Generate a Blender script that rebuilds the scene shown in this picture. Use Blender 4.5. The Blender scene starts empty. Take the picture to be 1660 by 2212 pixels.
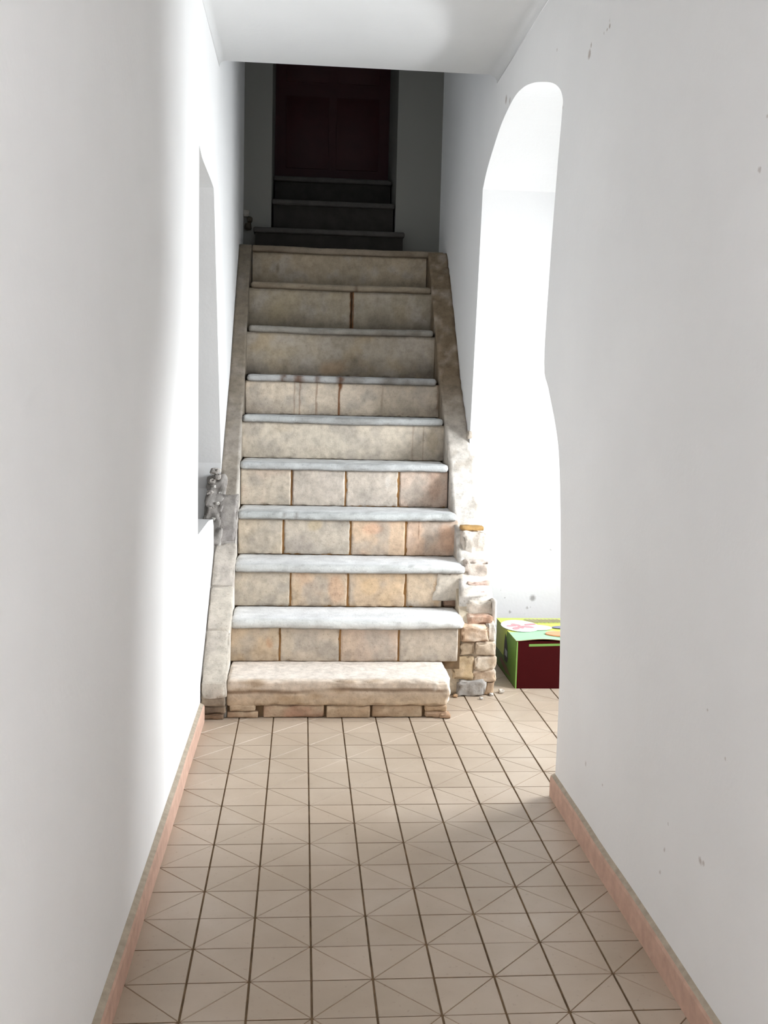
import bpy, bmesh, math, random
from mathutils import Vector, Matrix, noise

# ------------------------------------------------------------------ camera
scene = bpy.context.scene
COL = scene.collection
F_PX = 2159.87
YAW, PITCH, ROLL = 0.0829334, 0.1136842, 0.0247877
CAM = Vector((0.25862, -2.73813, 1.40997))
_fwd0 = Vector((math.sin(YAW), math.cos(YAW), 0)); _right0 = Vector((math.cos(YAW), -math.sin(YAW), 0)); _up0 = Vector((0, 0, 1))
C_FWD = _fwd0*math.cos(PITCH) - _up0*math.sin(PITCH)
_u2 = _up0*math.cos(PITCH) + _fwd0*math.sin(PITCH)
C_RIGHT = _right0*math.cos(ROLL) + _u2*math.sin(ROLL)
C_UP = _u2*math.cos(ROLL) - _right0*math.sin(ROLL)
cd = bpy.data.cameras.new('camera'); cam = bpy.data.objects.new('camera', cd); COL.objects.link(cam)
cd.sensor_fit = 'HORIZONTAL'; cd.sensor_width = 36.0; cd.lens = F_PX/1660.0*36.0
cd.clip_start = 0.02; cd.clip_end = 100
M = Matrix.Identity(4)
for i in range(3):
    M[i][0] = C_RIGHT[i]; M[i][1] = C_UP[i]; M[i][2] = -C_FWD[i]; M[i][3] = CAM[i]
cam.matrix_world = M
scene.camera = cam

# ------------------------------------------------------------------ world, daylight, exposure
w = bpy.data.worlds.new('world'); scene.world = w; w.use_nodes = True
bg = w.node_tree.nodes['Background']; bg.inputs[0].default_value = (0.80, 0.90, 1.0, 1); bg.inputs[1].default_value = 1.0
vs = scene.view_settings
vs.view_transform = 'Standard'; vs.look = 'None'; vs.gamma = 1.0; vs.use_curve_mapping = False
vs.exposure = 0.08
scene.cycles.max_bounces = 14; scene.cycles.diffuse_bounces = 9

def area_light(name, loc, target, sx, sy, power, color, spread=math.pi):
    ld = bpy.data.lights.new(name, 'AREA'); ld.shape = 'RECTANGLE'; ld.size = sx; ld.size_y = sy
    ld.energy = power; ld.color = color; ld.spread = spread
    o = bpy.data.objects.new(name, ld); COL.objects.link(o)
    d = Vector(target) - Vector(loc)
    o.location = loc; o.rotation_euler = d.to_track_quat('-Z', 'Y').to_euler()
    return o
# daylight outside the side-room window, coming in over the side passage to the foot of the stairs
area_light('daylight_side_window', (3.20, 1.50, 1.60), (1.2, 1.55, 1.05), 1.60, 1.33, 295, (0.93, 0.97, 1.0))
# added fill light for the foreground, outside an invented, unseen window behind the camera
area_light('added_fill_corridor', (-0.95, -3.65, 2.0), (1.0, -3.3, 1.0), 1.3, 1.4, 195, (0.96, 0.975, 1.0))

# ------------------------------------------------------------------ pixel helper
def at(px, py, axis, val):
    d = C_FWD + C_RIGHT*((px-830)/F_PX) + C_UP*((1106-py)/F_PX)
    t = (val - CAM[axis])/d[axis]
    return CAM + d*t

# ------------------------------------------------------------------ colour helpers / materials
def lin(c):
    return tuple(((v/255)/12.92 if v/255 <= 0.04045 else ((v/255+0.055)/1.055)**2.4) for v in c)
def L4(c): return (*lin(c), 1.0)
def mix(a, b, t):
    t = max(0.0, min(1.0, t)); return tuple(a[i]+(b[i]-a[i])*t for i in range(3))
def sstep(a, b, x):
    t = max(0.0, min(1.0, (x-a)/(b-a))); return t*t*(3-2*t)
def nz(x, y, z, s=1.0, seed=0.0):
    return noise.noise(Vector((x*s+seed*7.13, y*s+seed*3.7, z*s-seed*5.1)))
def fbm(x, y, z, s, seed=0.0):
    return nz(x, y, z, s, seed)*0.6 + nz(x, y, z, s*2.1, seed+1)*0.3 + nz(x, y, z, s*4.3, seed+2)*0.15

def new_mat(name, rough=0.9, spec=0.15):
    m = bpy.data.materials.new(name); m.use_nodes = True
    nt = m.node_tree; b = nt.nodes['Principled BSDF']
    b.inputs['Roughness'].default_value = rough
    b.inputs['Specular IOR Level'].default_value = spec
    return m, nt, b
def nd(nt, t, **kw):
    n = nt.nodes.new(t)
    for k, v in kw.items(): setattr(n, k, v)
    return n
def noise_tex(nt, scale, detail=4, rough=0.55, coord='Object', src=None):
    if src is None:
        tc = nd(nt, 'ShaderNodeTexCoord'); src = tc.outputs[coord]
    n = nd(nt, 'ShaderNodeTexNoise'); n.inputs['Scale'].default_value = scale
    n.inputs['Detail'].default_value = detail; n.inputs['Roughness'].default_value = rough
    nt.links.new(src, n.inputs['Vector']); return n
def ramp(nt, fac, stops):
    r = nd(nt, 'ShaderNodeValToRGB'); e = r.color_ramp.elements
    e[0].position, e[0].color = stops[0][0], (*stops[0][1], 1)
    e[1].position, e[1].color = stops[-1][0], (*stops[-1][1], 1)
    for p, c in stops[1:-1]:
        q = e.new(p); q.color = (*c, 1)
    nt.links.new(fac, r.inputs[0]); return r
def mixc(nt, a, b, fac, mode='MIX'):
    m = nd(nt, 'ShaderNodeMix', data_type='RGBA', blend_type=mode)
    for sock, v in ((m.inputs[6], a), (m.inputs[7], b), (m.inputs[0], fac)):
        if isinstance(v, (int, float)): sock.default_value = v
        elif isinstance(v, tuple): sock.default_value = v if len(v) == 4 else (*v, 1)
        else: nt.links.new(v, sock)
    return m.outputs[2]
def bump(nt, b, height, strength, dist=0.01):
    n = nd(nt, 'ShaderNodeBump'); n.inputs['Strength'].default_value = strength; n.inputs['Distance'].default_value = dist
    nt.links.new(height, n.inputs['Height']); nt.links.new(n.outputs[0], b.inputs['Normal'])

def mat_plaster(name, base, spots=(), rough=0.93):
    m, nt, b = new_mat(name, rough, 0.1)
    n1 = noise_tex(nt, 1.7, 5); n2 = noise_tex(nt, 60, 3)
    c = ramp(nt, n1.outputs[0], [(0.3, tuple(v*0.95 for v in base)), (0.7, base)]).outputs[0]
    geo = nd(nt, 'ShaderNodeNewGeometry')
    if spots:
        nn = noise_tex(nt, 55, 3, 0.6)
        warp = nd(nt, 'ShaderNodeVectorMath', operation='MULTIPLY_ADD')
        nt.links.new(nn.outputs['Color'], warp.inputs[0]); warp.inputs[1].default_value = (0.02, 0.02, 0.02)
        nt.links.new(geo.outputs['Position'], warp.inputs[2])
        for (p, r, col, k) in spots:
            d = nd(nt, 'ShaderNodeVectorMath', operation='DISTANCE')
            nt.links.new(warp.outputs[0], d.inputs[0]); d.inputs[1].default_value = (p[0]+0.01, p[1]+0.01, p[2]+0.01)
            mr = nd(nt, 'ShaderNodeMapRange'); mr.inputs[1].default_value = r*1.15; mr.inputs[2].default_value = r*0.5
            mr.inputs[3].default_value = 0; mr.inputs[4].default_value = k
            nt.links.new(d.outputs['Value'], mr.inputs[0])
            c = mixc(nt, c, col, mr.outputs[0])
    nt.links.new(c, b.inputs['Base Color'])
    h = mixc(nt, n1.outputs[0], n2.outputs[0], 0.12)
    bump(nt, b, h, 0.25, 0.02)
    return m

def mat_vcol(name, rough=0.92, var=0.16, scale=28, bstr=0.5):
    """colour painted per vertex (stains, joints, wear) with fine grain on top"""
    m, nt, b = new_mat(name, rough, 0.12)
    a = nd(nt, 'ShaderNodeVertexColor'); a.layer_name = 'Col'
    tc = nd(nt, 'ShaderNodeTexCoord')
    n1 = noise_tex(nt, scale, 6, 0.65, src=tc.outputs['Object']); n2 = noise_tex(nt, scale*5, 3, 0.6, src=tc.outputs['Object'])
    r1 = ramp(nt, n1.outputs[0], [(0.3, (1-var,)*3), (0.55, (1, 1, 1)), (0.75, (1+var*0.5,)*3)])
    c = mixc(nt, a.outputs[0], r1.outputs[0], 1.0, 'MULTIPLY')
    sp = ramp(nt, n2.outputs[0], [(0.28, (0.6, 0.56, 0.5)), (0.40, (1, 1, 1))])
    c = mixc(nt, c, sp.outputs[0], 0.7, 'MULTIPLY')
    nt.links.new(c, b.inputs['Base Color'])
    bump(nt, b, n1.outputs[0], bstr, 0.006)
    return m

WHITE = (0.84, 0.84, 0.84)
m_wall = mat_plaster('white_plaster', WHITE)
brown = (0.22, 0.14, 0.09)
def rp(px, py, r, k, col=brown):
    return (tuple(at(px, py, 0, 1.18)), r, col, k)
spots_r = [rp(1274, 118, .016, .55), rp(1278, 98, .009, .5), rp(1318, 56, .010, .6), rp(1312, 64, .007, .5), rp(1306, 72, .005, .45), rp(1318, 44, .005, .4),
           rp(1094, 215, .022, .5), rp(1102, 217, .016, .4), rp(1204, 108, .007, .4), rp(1216, 232, .008, .4), rp(1514, 1860, .010, .45),
           rp(1520, 1868, .007, .4), rp(1436, 1835, .006, .4), rp(1444, 1778, .005, .4), rp(1427, 1884, .006, .35), rp(1530, 1533, .005, .4),
           rp(1568, 1640, .005, .35), rp(1658, 250, .006, .35), rp(1642, 365, .007, .35), rp(1266, 1650, .008, .3), rp(1302, 1696, .006, .35)]
def fp(px, py, r, k): return (tuple(at(px, py, 1, 2.775)), r, (0.14, 0.12, 0.10), k)
spots_f = [fp(1152, 1292, .020, .6), fp(1103, 1322, .010, .6), fp(1140, 1313, .010, .45), fp(1147, 1313, .007, .4), fp(1190, 1188, .008, .5),
           fp(1144, 1205, .005, .4), fp(1091, 1292, .007, .5), fp(1082, 1275, .006, .4), fp(1135, 1326, .006, .4)]
m_wall_r = mat_plaster('white_plaster_specked', WHITE, spots_r+spots_f)
m_wall_shaded = mat_plaster('shaded_plaster_stairwell', (0.20, 0.197, 0.18))  # plaster with the stairwell's shade put into its colour
m_wall_side = mat_plaster('grey_plaster_side_room', (0.42, 0.42, 0.42))  # unseen room's grey chosen to cut bounced light into the passage
m_ceiling = mat_plaster('white_ceiling', (0.90, 0.90, 0.90))
m_vcol = mat_vcol('weathered_masonry', var=0.24)
m_rough = mat_vcol('crumbling_mortar', var=0.28, scale=22, bstr=0.9)

def mat_stone():
    m, nt, b = new_mat('grey_stone_tread', 0.82, 0.25)
    tc = nd(nt, 'ShaderNodeTexCoord')
    n1 = noise_tex(nt, 9, 6, 0.65, src=tc.outputs['Object']); n2 = noise_tex(nt, 120, 4, 0.6, src=tc.outputs['Object'])
    a = nd(nt, 'ShaderNodeVertexColor'); a.layer_name = 'Col'
    r1 = ramp(nt, n1.outputs[0], [(0.3, (0.80, 0.80, 0.80)), (0.5, (0.96, 0.96, 0.97)), (0.72, (1.12, 1.12, 1.12))])
    c = mixc(nt, a.outputs[0], r1.outputs[0], 1.0, 'MULTIPLY')
    r2 = ramp(nt, n2.outputs[0], [(0.30, (0.55, 0.55, 0.56)), (0.42, (1, 1, 1)), (0.62, (1, 1, 1)), (0.70, (1.3, 1.3, 1.3))])
    c = mixc(nt, c, r2.outputs[0], 0.6, 'MULTIPLY')
    nt.links.new(c, b.inputs['Base Color']); bump(nt, b, n2.outputs[0], 0.5, 0.004)
    return m
m_stone = mat_stone()

def mat_tile():
    m, nt, b = new_mat('beige_cement_tile', 0.42, 0.5)
    geo = nd(nt, 'ShaderNodeNewGeometry')
    oi = nd(nt, 'ShaderNodeObjectInfo')
    n1 = noise_tex(nt, 3.0, 5, 0.6, src=geo.outputs['Position']); n2 = noise_tex(nt, 70, 4, 0.6, src=geo.outputs['Position'])
    c = ramp(nt, n1.outputs[0], [(0.25, lin((166, 149, 131))), (0.55, lin((178, 162, 145))), (0.8, lin((189, 175, 160)))]).outputs[0]
    rr = ramp(nt, oi.outputs['Random'], [(0.0, (0.94, 0.94, 0.93)), (1.0, (1.05, 1.05, 1.05))])
    c = mixc(nt, c, rr.outputs[0], 1.0, 'MULTIPLY')
    r2 = ramp(nt, n2.outputs[0], [(0.25, (0.72, 0.68, 0.62)), (0.38, (1, 1, 1))])
    c = mixc(nt, c, r2.outputs[0], 0.8, 'MULTIPLY')
    nt.links.new(c, b.inputs['Base Color'])
    bump(nt, b, n1.outputs[0], 0.08, 0.01)
    return m
m_tile = mat_tile()
def mat_simple(name, col, var=0.15, scale=30, rough=0.9, spec=0.15, bs=0.2):
    m, nt, b = new_mat(name, rough, spec)
    n1 = noise_tex(nt, scale, 4)
    c = ramp(nt, n1.outputs[0], [(0.3, tuple(v*(1-var) for v in col)), (0.7, tuple(min(1, v*(1+var)) for v in col))]).outputs[0]
    nt.links.new(c, b.inputs['Base Color'])
    if bs: bump(nt, b, n1.outputs[0], bs, 0.004)
    return m
m_grout = mat_simple('brown_grout', lin((112, 92, 70)), 0.4, 14)
m_groove = mat_simple('tile_groove', lin((128, 104, 80)), 0.25, 16)
m_base = mat_simple('pink_terracotta_baseboard', lin((196, 164, 147)), 0.12, 26, 0.75)
m_basecap = mat_simple('cement_cap', lin((168, 156, 140)), 0.15, 40)
m_door = mat_simple('dark_red_door_paint', lin((50, 9, 11)), 0.2, 8, 0.6, 0.3)
m_frame = mat_simple('window_frame_paint', (0.6, 0.6, 0.58), 0.05, 20, 0.6, 0.3)

# ------------------------------------------------------------------ mesh helpers
def link(name, me, mat=None, parent=None):
    o = bpy.data.objects.new(name, me); COL.objects.link(o)
    if mat is not None:
        for mm in (mat if isinstance(mat, (list, tuple)) else [mat]): me.materials.append(mm)
    if parent is not None: o.parent = parent
    return o
def struct(o): o['kind'] = 'structure'; return o
def thing(o, label, cat, group=None):
    o['label'] = label; o['category'] = cat
    if group: o['group'] = group
    return o
def mesh(name, vs_, fs, smooth=False, cols=None):
    me = bpy.data.meshes.new(name); me.from_pydata([tuple(v) for v in vs_], [], fs); me.validate(); me.update()
    if smooth: me.polygons.foreach_set('use_smooth', [True]*len(me.polygons))
    if cols is not None:
        a = me.color_attributes.new('Col', 'FLOAT_COLOR', 'POINT')
        flat = []
        for c in cols: flat += [c[0], c[1], c[2], 1.0]
        a.data.foreach_set('color', flat)
    return me
def boxes_mesh(name, bxs):
    v, f = [], []
    for (x0, x1, y0, y1, z0, z1) in bxs:
        k = len(v)
        v += [(x0,y0,z0),(x1,y0,z0),(x1,y1,z0),(x0,y1,z0),(x0,y0,z1),(x1,y0,z1),(x1,y1,z1),(x0,y1,z1)]
        f += [[k+i for i in q] for q in ((0,3,2,1),(4,5,6,7),(0,1,5,4),(1,2,6,5),(2,3,7,6),(3,0,4,7))]
    return mesh(name, v, f)
def lerp_list(a, b, n): return [a+(b-a)*i/n for i in range(n+1)]
def grid_box(xs, ys, zs):
    """closed box surface from coordinate lists -> verts, faces"""
    nx, ny, nz_ = len(xs), len(ys), len(zs)
    idx, v, f = {}, [], []
    def vid(i, j, k):
        key = (i, j, k)
        if key not in idx:
            idx[key] = len(v); v.append(Vector((xs[i], ys[j], zs[k])))
        return idx[key]
    for i in range(nx-1):
        for j in range(ny-1):
            f.append([vid(i,j,0), vid(i,j+1,0), vid(i+1,j+1,0), vid(i+1,j,0)])
            k = nz_-1; f.append([vid(i,j,k), vid(i+1,j,k), vid(i+1,j+1,k), vid(i,j+1,k)])
    for i in range(nx-1):
        for k in range(nz_-1):
            f.append([vid(i,0,k), vid(i+1,0,k), vid(i+1,0,k+1), vid(i,0,k+1)])
            j = ny-1; f.append([vid(i,j,k), vid(i,j,k+1), vid(i+1,j,k+1), vid(i+1,j,k)])
    for j in range(ny-1):
        for k in range(nz_-1):
            f.append([vid(0,j,k), vid(0,j,k+1), vid(0,j+1,k+1), vid(0,j+1,k)])
            i = nx-1; f.append([vid(i,j,k), vid(i,j+1,k), vid(i,j+1,k+1), vid(i,j,k+1)])
    return v, f
def edge_list(a, b, r, n):
    r = min(r, (b-a)*0.45)
    inner = lerp_list(a+r, b-r, max(1, n))
    return [a, a+r*0.25, a+r*0.55] + inner + [b-r*0.55, b-r*0.25, b]
def rough_box(b, r=0.006, n=(6, 3, 4), amp=0.002, seed=0, freq=22, warp=None, color=None, chips=()):
    """rounded, slightly uneven block; returns mesh"""
    x0, x1, y0, y1, z0, z1 = b
    v, f = grid_box(edge_list(x0, x1, r, n[0]), edge_list(y0, y1, r, n[1]), edge_list(z0, z1, r, n[2]))
    lo, hi = Vector((x0, y0, z0)), Vector((x1, y1, z1))
    out, cols = [], []
    for p in v:
        q = Vector([min(max(p[i], lo[i]+min(r, (hi[i]-lo[i])*.45)), hi[i]-min(r, (hi[i]-lo[i])*.45)) for i in range(3)])
        d = p-q
        if d.length > 1e-9:
            dn = d.normalized()
            mx = max(abs(d[i])/r for i in range(3))
            p2 = q + dn*(r*min(1.0, mx))
        else:
            dn = Vector((0, 0, 0)); p2 = p.copy()
        if dn.length > 0:
            rag = fbm(p[0], p[1], p[2], freq, seed)
            p2 += dn*(rag*amp)
            ne = sum(1 for i in range(3) if abs(d[i]) > r*0.2)
            if ne >= 2: p2 -= dn*max(0, nz(p[0], p[1], p[2], freq*1.6, seed+9))*amp*3.0
        for (cx, cy, cz, cr, depth) in chips:
            dd = (p - Vector((cx, cy, cz))).length
            if dd < cr:
                p2 += (q.lerp(lo.lerp(hi, .5), .2)-p2).normalized()*depth*(1-(dd/cr)**2)
        if color: cols.append(color(p2))
        out.append(p2)
    if warp: out = [warp(p) for p in out]
    return mesh('rough_block', out, f, True, cols if color else None)
def flat_color(c, var=0.08, seed=0, c2=None, s=9):
    c = lin(c); c2 = lin(c2) if c2 else None
    def fn(p):
        t = fbm(p[0], p[1], p[2], s, seed)
        k = 1+t*var*2
        cc = mix(c, c2, sstep(-0.15, 0.35, t)) if c2 else c
        return tuple(v*k for v in cc)
    return fn
def prism_x(name, outline, holes, x0, x1):
    """wall slab: (y,z) outline with holes, extruded from x0 to x1"""
    bm = bmesh.new(); edges = []
    for loop in [outline]+list(holes):
        vv = [bm.verts.new((x0, y, z)) for y, z in loop]
        for i in range(len(vv)): edges.append(bm.edges.new((vv[i], vv[(i+1) % len(vv)])))
    bmesh.ops.triangle_fill(bm, use_beauty=True, use_dissolve=False, edges=edges)
    geom = bmesh.ops.extrude_face_region(bm, geom=bm.faces[:])
    for e in geom['geom']:
        if isinstance(e, bmesh.types.BMVert): e.co.x = x1
    bmesh.ops.recalc_face_normals(bm, faces=bm.faces[:])
    me = bpy.data.meshes.new(name); bm.to_mesh(me); bm.free(); return me
def catmull(pts, n=6):
    out = []
    for i in range(len(pts)-1):
        p0 = pts[max(i-1, 0)]; p1 = pts[i]; p2 = pts[i+1]; p3 = pts[min(i+2, len(pts)-1)]
        for k in range(n):
            t = k/n
            out.append(tuple(0.5*((2*p1[a])+(-p0[a]+p2[a])*t+(2*p0[a]-5*p1[a]+4*p2[a]-p3[a])*t*t+(-p0[a]+3*p1[a]-3*p2[a]+p3[a])*t**3) for a in range(2)))
    out.append(pts[-1]); return out

# ------------------------------------------------------------------ room shell
XL, XR = -0.165, 1.18
YB, YE = -4.6, 4.3           # corridor end behind the camera, stairwell back wall
ZC, ZS = 2.99, 4.7           # corridor ceiling, stairwell top
TH = 0.58                    # thickness of the right wall
# right wall with the arched passage
near = [(0.655, 0.0), (0.655, 0.42), (0.70, 0.80), (0.79, 1.19), (0.865, 1.32)]
jamb = catmull([(0.655, 0.0), (0.655, 0.42), (0.72, 0.90), (0.79, 1.19), (0.865, 1.32), (1.0, 1.46), (1.085, 1.56), (1.06, 1.9), (1.01, 2.25), (0.968, 2.47)], 4)
arch = catmull([(0.968, 2.47), (0.968, 2.50), (1.006, 2.541), (1.074, 2.58), (1.172, 2.619), (1.33, 2.668), (1.50, 2.714), (1.683, 2.749), (1.876, 2.759), (2.132, 2.722), (2.352, 2.646), (2.503, 2.578), (2.60, 2.508)], 5)
far = [(2.66, 1.9), (2.74, 1.2), (2.78, 0.7), (2.78, 0.0)]
out_r = [(YB, 0)] + jamb[:-1] + arch + far + [(YE+.6, 0), (YE+.6, ZS), (YB, ZS)]
struct(link('wall_right', prism_x('wall_right', out_r, [], XR, XR+TH), m_wall_r))
# left wall with the arched niche and an added, unseen window for fill light
hole_l = [(1.385, 0.83), (1.86, 0.83), (2.08, 0.81), (2.12, 0.77), (2.135, 0.56), (2.35, 0.745), (2.545, 0.915), (2.54, 1.05), (2.05, 2.315)] + \
         catmull([(2.03, 2.345), (1.9, 2.352), (1.7, 2.355), (1.5, 2.36), (1.385, 2.385)], 3)
fill_win_l = [(-4.2, 0.95), (-3.1, 0.95), (-3.1, 2.3), (-4.2, 2.3)]
wall_left = struct(link('wall_left', prism_x('wall_left', [(YB, 0), (YE+.6, 0), (YE+.6, ZS), (YB, ZS)], [hole_l, fill_win_l], XL-0.40, XL), m_wall))
struct(link('wall_niche', boxes_mesh('wall_niche', [(XL-1.6, XL-1.5, 0.4, 3.4, 0, ZC), (XL-1.5, XL-.4, 0.4, 0.5, 0, ZC), (XL-1.5, XL-.4, 3.3, 3.4, 0, ZC), (XL-1.5, XL-.4, .5, 3.3, ZC-.1, ZC), (XL-1.5, XL-.4, .5, 3.3, 0, .1)]), m_wall_shaded))  # unseen dark room added behind the niche to cut bounced light
# back wall of the stairwell with the doorway
DX0, DX1 = 0.022, 0.872
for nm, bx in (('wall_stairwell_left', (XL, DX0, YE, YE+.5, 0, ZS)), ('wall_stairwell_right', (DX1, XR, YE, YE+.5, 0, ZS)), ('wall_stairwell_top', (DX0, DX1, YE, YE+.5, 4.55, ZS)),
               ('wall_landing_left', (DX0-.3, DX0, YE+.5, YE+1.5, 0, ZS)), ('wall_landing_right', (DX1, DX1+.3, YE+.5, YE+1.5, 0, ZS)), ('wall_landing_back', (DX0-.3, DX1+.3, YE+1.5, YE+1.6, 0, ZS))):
    struct(link(nm, boxes_mesh(nm, [bx]), m_wall_shaded))
struct(link('wall_corridor_end', boxes_mesh('wall_corridor_end', [(XL-.4, XR+TH, YB-.2, YB, 0, ZS)]), m_wall))
# side room to the right: far wall, near wall, window wall
XW = 2.6
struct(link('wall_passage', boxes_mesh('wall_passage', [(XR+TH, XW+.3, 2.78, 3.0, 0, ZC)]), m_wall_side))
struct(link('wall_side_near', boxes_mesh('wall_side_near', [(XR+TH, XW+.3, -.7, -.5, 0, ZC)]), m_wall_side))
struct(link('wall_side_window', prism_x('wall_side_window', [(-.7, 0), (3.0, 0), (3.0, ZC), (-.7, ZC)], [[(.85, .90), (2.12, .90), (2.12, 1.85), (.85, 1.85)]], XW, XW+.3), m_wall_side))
wf = struct(link('window_1', boxes_mesh('window_1', [(XW+.14, XW+.2, .85, .89, .90, 1.85), (XW+.14, XW+.2, 2.08, 2.12, .90, 1.85), (XW+.14, XW+.2, .89, 2.08, .90, .94),
     (XW+.14, XW+.2, .89, 2.08, 1.81, 1.85), (XW+.145, XW+.195, 1.47, 1.50, .94, 1.81)]), m_frame))
wf2 = struct(link('window_added_fill', boxes_mesh('window_added_fill', [(XL-.26, XL-.2, -4.2, -4.14, .95, 2.3), (XL-.26, XL-.2, -3.16, -3.1, .95, 2.3), (XL-.26, XL-.2, -4.14, -3.16, .95, 1.01),
     (XL-.26, XL-.2, -4.14, -3.16, 2.24, 2.3)]), m_frame))  # unseen frame added around the opening for the fill light
# corridor ceiling: slab with coved edges, sharp front edge over the stairs
def ceiling():
    prof = []
    R_ = 0.03
    for i in range(9):
        a = math.pi/2*i/8; prof.append((XL+R_-R_*math.cos(a), ZC-R_+R_*math.sin(a)))
    R2 = 0.04
    for i in range(9):
        a = math.pi/2*(1-i/8); prof.append((XR-R2+R2*math.cos(a), ZC-R2+R2*math.sin(a)))
    prof += [(XR, ZC+.25), (XL, ZC+.25)]
    ysl = [YB, 2.3]; v = [(x, y, z) for y in ysl for x, z in prof]; n = len(prof)
    f = [[i, (i+1) % n, n+(i+1) % n, n+i] for i in range(n)] + [list(range(n))[::-1], list(range(n, 2*n))]
    me = mesh('ceiling', v, f)
    for i, pl in enumerate(me.polygons):
        if i < 17: pl.use_smooth = True
    bm = bmesh.new(); bm.from_mesh(me); bmesh.ops.recalc_face_normals(bm, faces=bm.faces[:]); bm.to_mesh(me); bm.free()
    return me
struct(link('ceiling', ceiling(), m_ceiling))
struct(link('ceiling_stairwell', boxes_mesh('ceiling_stairwell', [(XL-.4, XR+TH, 1.5, YE+1.6, ZS, ZS+.1)]), m_wall_shaded))
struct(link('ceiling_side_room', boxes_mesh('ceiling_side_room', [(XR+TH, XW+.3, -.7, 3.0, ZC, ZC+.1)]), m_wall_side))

# baseboards: terracotta strip with a cement cap
def baseboard(name, xa, xb, y0, y1, s):
    # profile in (x,z): face at xb, wall at xa
    n = 48; v, f = [], []
    prof = [(xb, 0.0), (xb, 0.068), (xb-(xb-xa)*.18, 0.078), (xa, 0.086), (xa, 0.0)]
    for i in range(n+1):
        y = y0+(y1-y0)*i/n; j = 0.0025*nz(0, y, 0, 3.1, s)
        for x, z in prof: v.append((x+(j if x != xa else 0), y, z+(0.004*nz(0, y, z, 4, s) if z > 0 else 0)))
    k = len(prof)
    for i in range(n):
        for a in range(k-1):
            f.append([i*k+a, i*k+a+1, (i+1)*k+a+1, (i+1)*k+a])
    f += [list(range(k)), list(range(n*k, n*k+k))[::-1]]
    me = mesh(name, v, f)
    bm = bmesh.new(); bm.from_mesh(me); bmesh.ops.recalc_face_normals(bm, faces=bm.faces[:]); bm.to_mesh(me); bm.free()
    o = struct(link(name, me, [m_base, m_basecap]))
    for p in me.polygons:
        if p.normal.z > 0.35: p.material_index = 1
    return o
baseboard('baseboard_left', XL, XL+0.019, YB, 1.50, 1)
baseboard('baseboard_right', XR, XR-0.015, YB, 0.665, 2)

# ------------------------------------------------------------------ floor of scored square tiles
TS = 0.15
floor = struct(link('floor', boxes_mesh('floor', [(XL-.4, XW+.3, YB-.2, YE+1.6, -0.12, -0.0035)]), m_grout))
def tile_mesh(name, diag, gx=0.0025, gy=0.0019):
    """two beveled triangular halves on a common body: the groove between them runs along the diagonal"""
    h = TS/2; zt, zb, zg = 0.0, -0.02, -0.0016
    x0, x1, y0, y1 = -h+gx, h-gx, -h+gy, h-gy
    c = [(x0, y0), (x1, y0), (x1, y1), (x0, y1)]
    tris = [(0, 1, 2), (0, 2, 3)] if diag == 0 else [(1, 2, 3), (1, 3, 0)]
    v = [(x, y, zb) for x, y in c] + [(x, y, zg) for x, y in c]
    f = [[0, 3, 2, 1], [4, 5, 6, 7]] + [[i, (i+1) % 4, 4+(i+1) % 4, 4+i] for i in range(4)]
    mats = [1]*6
    for t in tris:
        p = [Vector((c[i][0], c[i][1])) for i in t]
        cen = (p[0]+p[1]+p[2])/3
        def inset(d):
            # move each edge inward: diagonal edge by d, outer edges by small bevel
            ls = []
            for a in range(3):
                A, B = p[a], p[(a+1) % 3]
                nrm = Vector((-(B-A).y, (B-A).x)).normalized()
                isd = abs((B-A).x) > 1e-4 and abs((B-A).y) > 1e-4
                ls.append((A+nrm*(d[0] if isd else d[1]), B-A))
            q = []
            for a in range(3):
                (P0, D0), (P1, D1) = ls[a-1], ls[a]
                den = D0.x*D1.y-D0.y*D1.x
                tt = ((P1.x-P0.x)*D1.y-(P1.y-P0.y)*D1.x)/den
                q.append(P0+D0*tt)
            return q
        lo_, hi_ = inset((0.0011, 0.0)), inset((0.0018, 0.0010))
        k = len(v)
        v += [(q.x, q.y, zg) for q in lo_] + [(q.x, q.y, zt) for q in hi_]
        f += [[k+3, k+4, k+5]] + [[k+a, k+(a+1) % 3, k+3+(a+1) % 3, k+3+a] for a in range(3)]
        mats += [0]*4
    me = mesh(name, v, f)
    me.materials.append(m_tile); me.materials.append(m_groove)
    for i, pl in enumerate(me.polygons): pl.material_index = mats[i]
    return me
tm = [tile_mesh('tile_a', 0), tile_mesh('tile_b', 1)]
random.seed(4)
stuff_tiles = []
def want(c, r):
    x0, x1, y0, y1 = c*TS, (c+1)*TS, r*TS, (r+1)*TS
    return x0, x1, y0, y1
for r in range(-31, 20):
    for c in range(-2, 20):
        x0, x1, y0, y1 = want(c, r)
        if y1 > 2.85: continue
        if x1 > XR+.02+.06 and y0 < 0.6 and x0 < XR+TH: 
            if x0 > XR: continue
        if x0 < -0.2 : continue
        if y0 > 1.70 and x1 < 0.92: continue           # under the stairs
        if y1 > 2.2 and x0 < 1.1: continue
        if x0 > XR+TH and y0 < -.5: continue
        # even-parity corners carry the diagonal (c,-r) lattice
        diag = 0 if (c + r) % 2 == 0 else 1
        vis = (y1 > -0.95 and x0 < 1.75 and (x0 < 1.2 or y1 > 0.6))
        cx, cy = (x0+x1)/2, (y0+y1)/2
        if vis:
            o = bpy.data.objects.new('floor_tile', tm[diag]); COL.objects.link(o); o.parent = floor
            o.location = (cx, cy, random.uniform(-.0005, .0005)); o.rotation_euler = (random.uniform(-.002, .002), random.uniform(-.002, .002), random.uniform(-.0015, .0015))
        else: stuff_tiles.append((cx, cy, diag))
v, f = [], []
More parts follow.
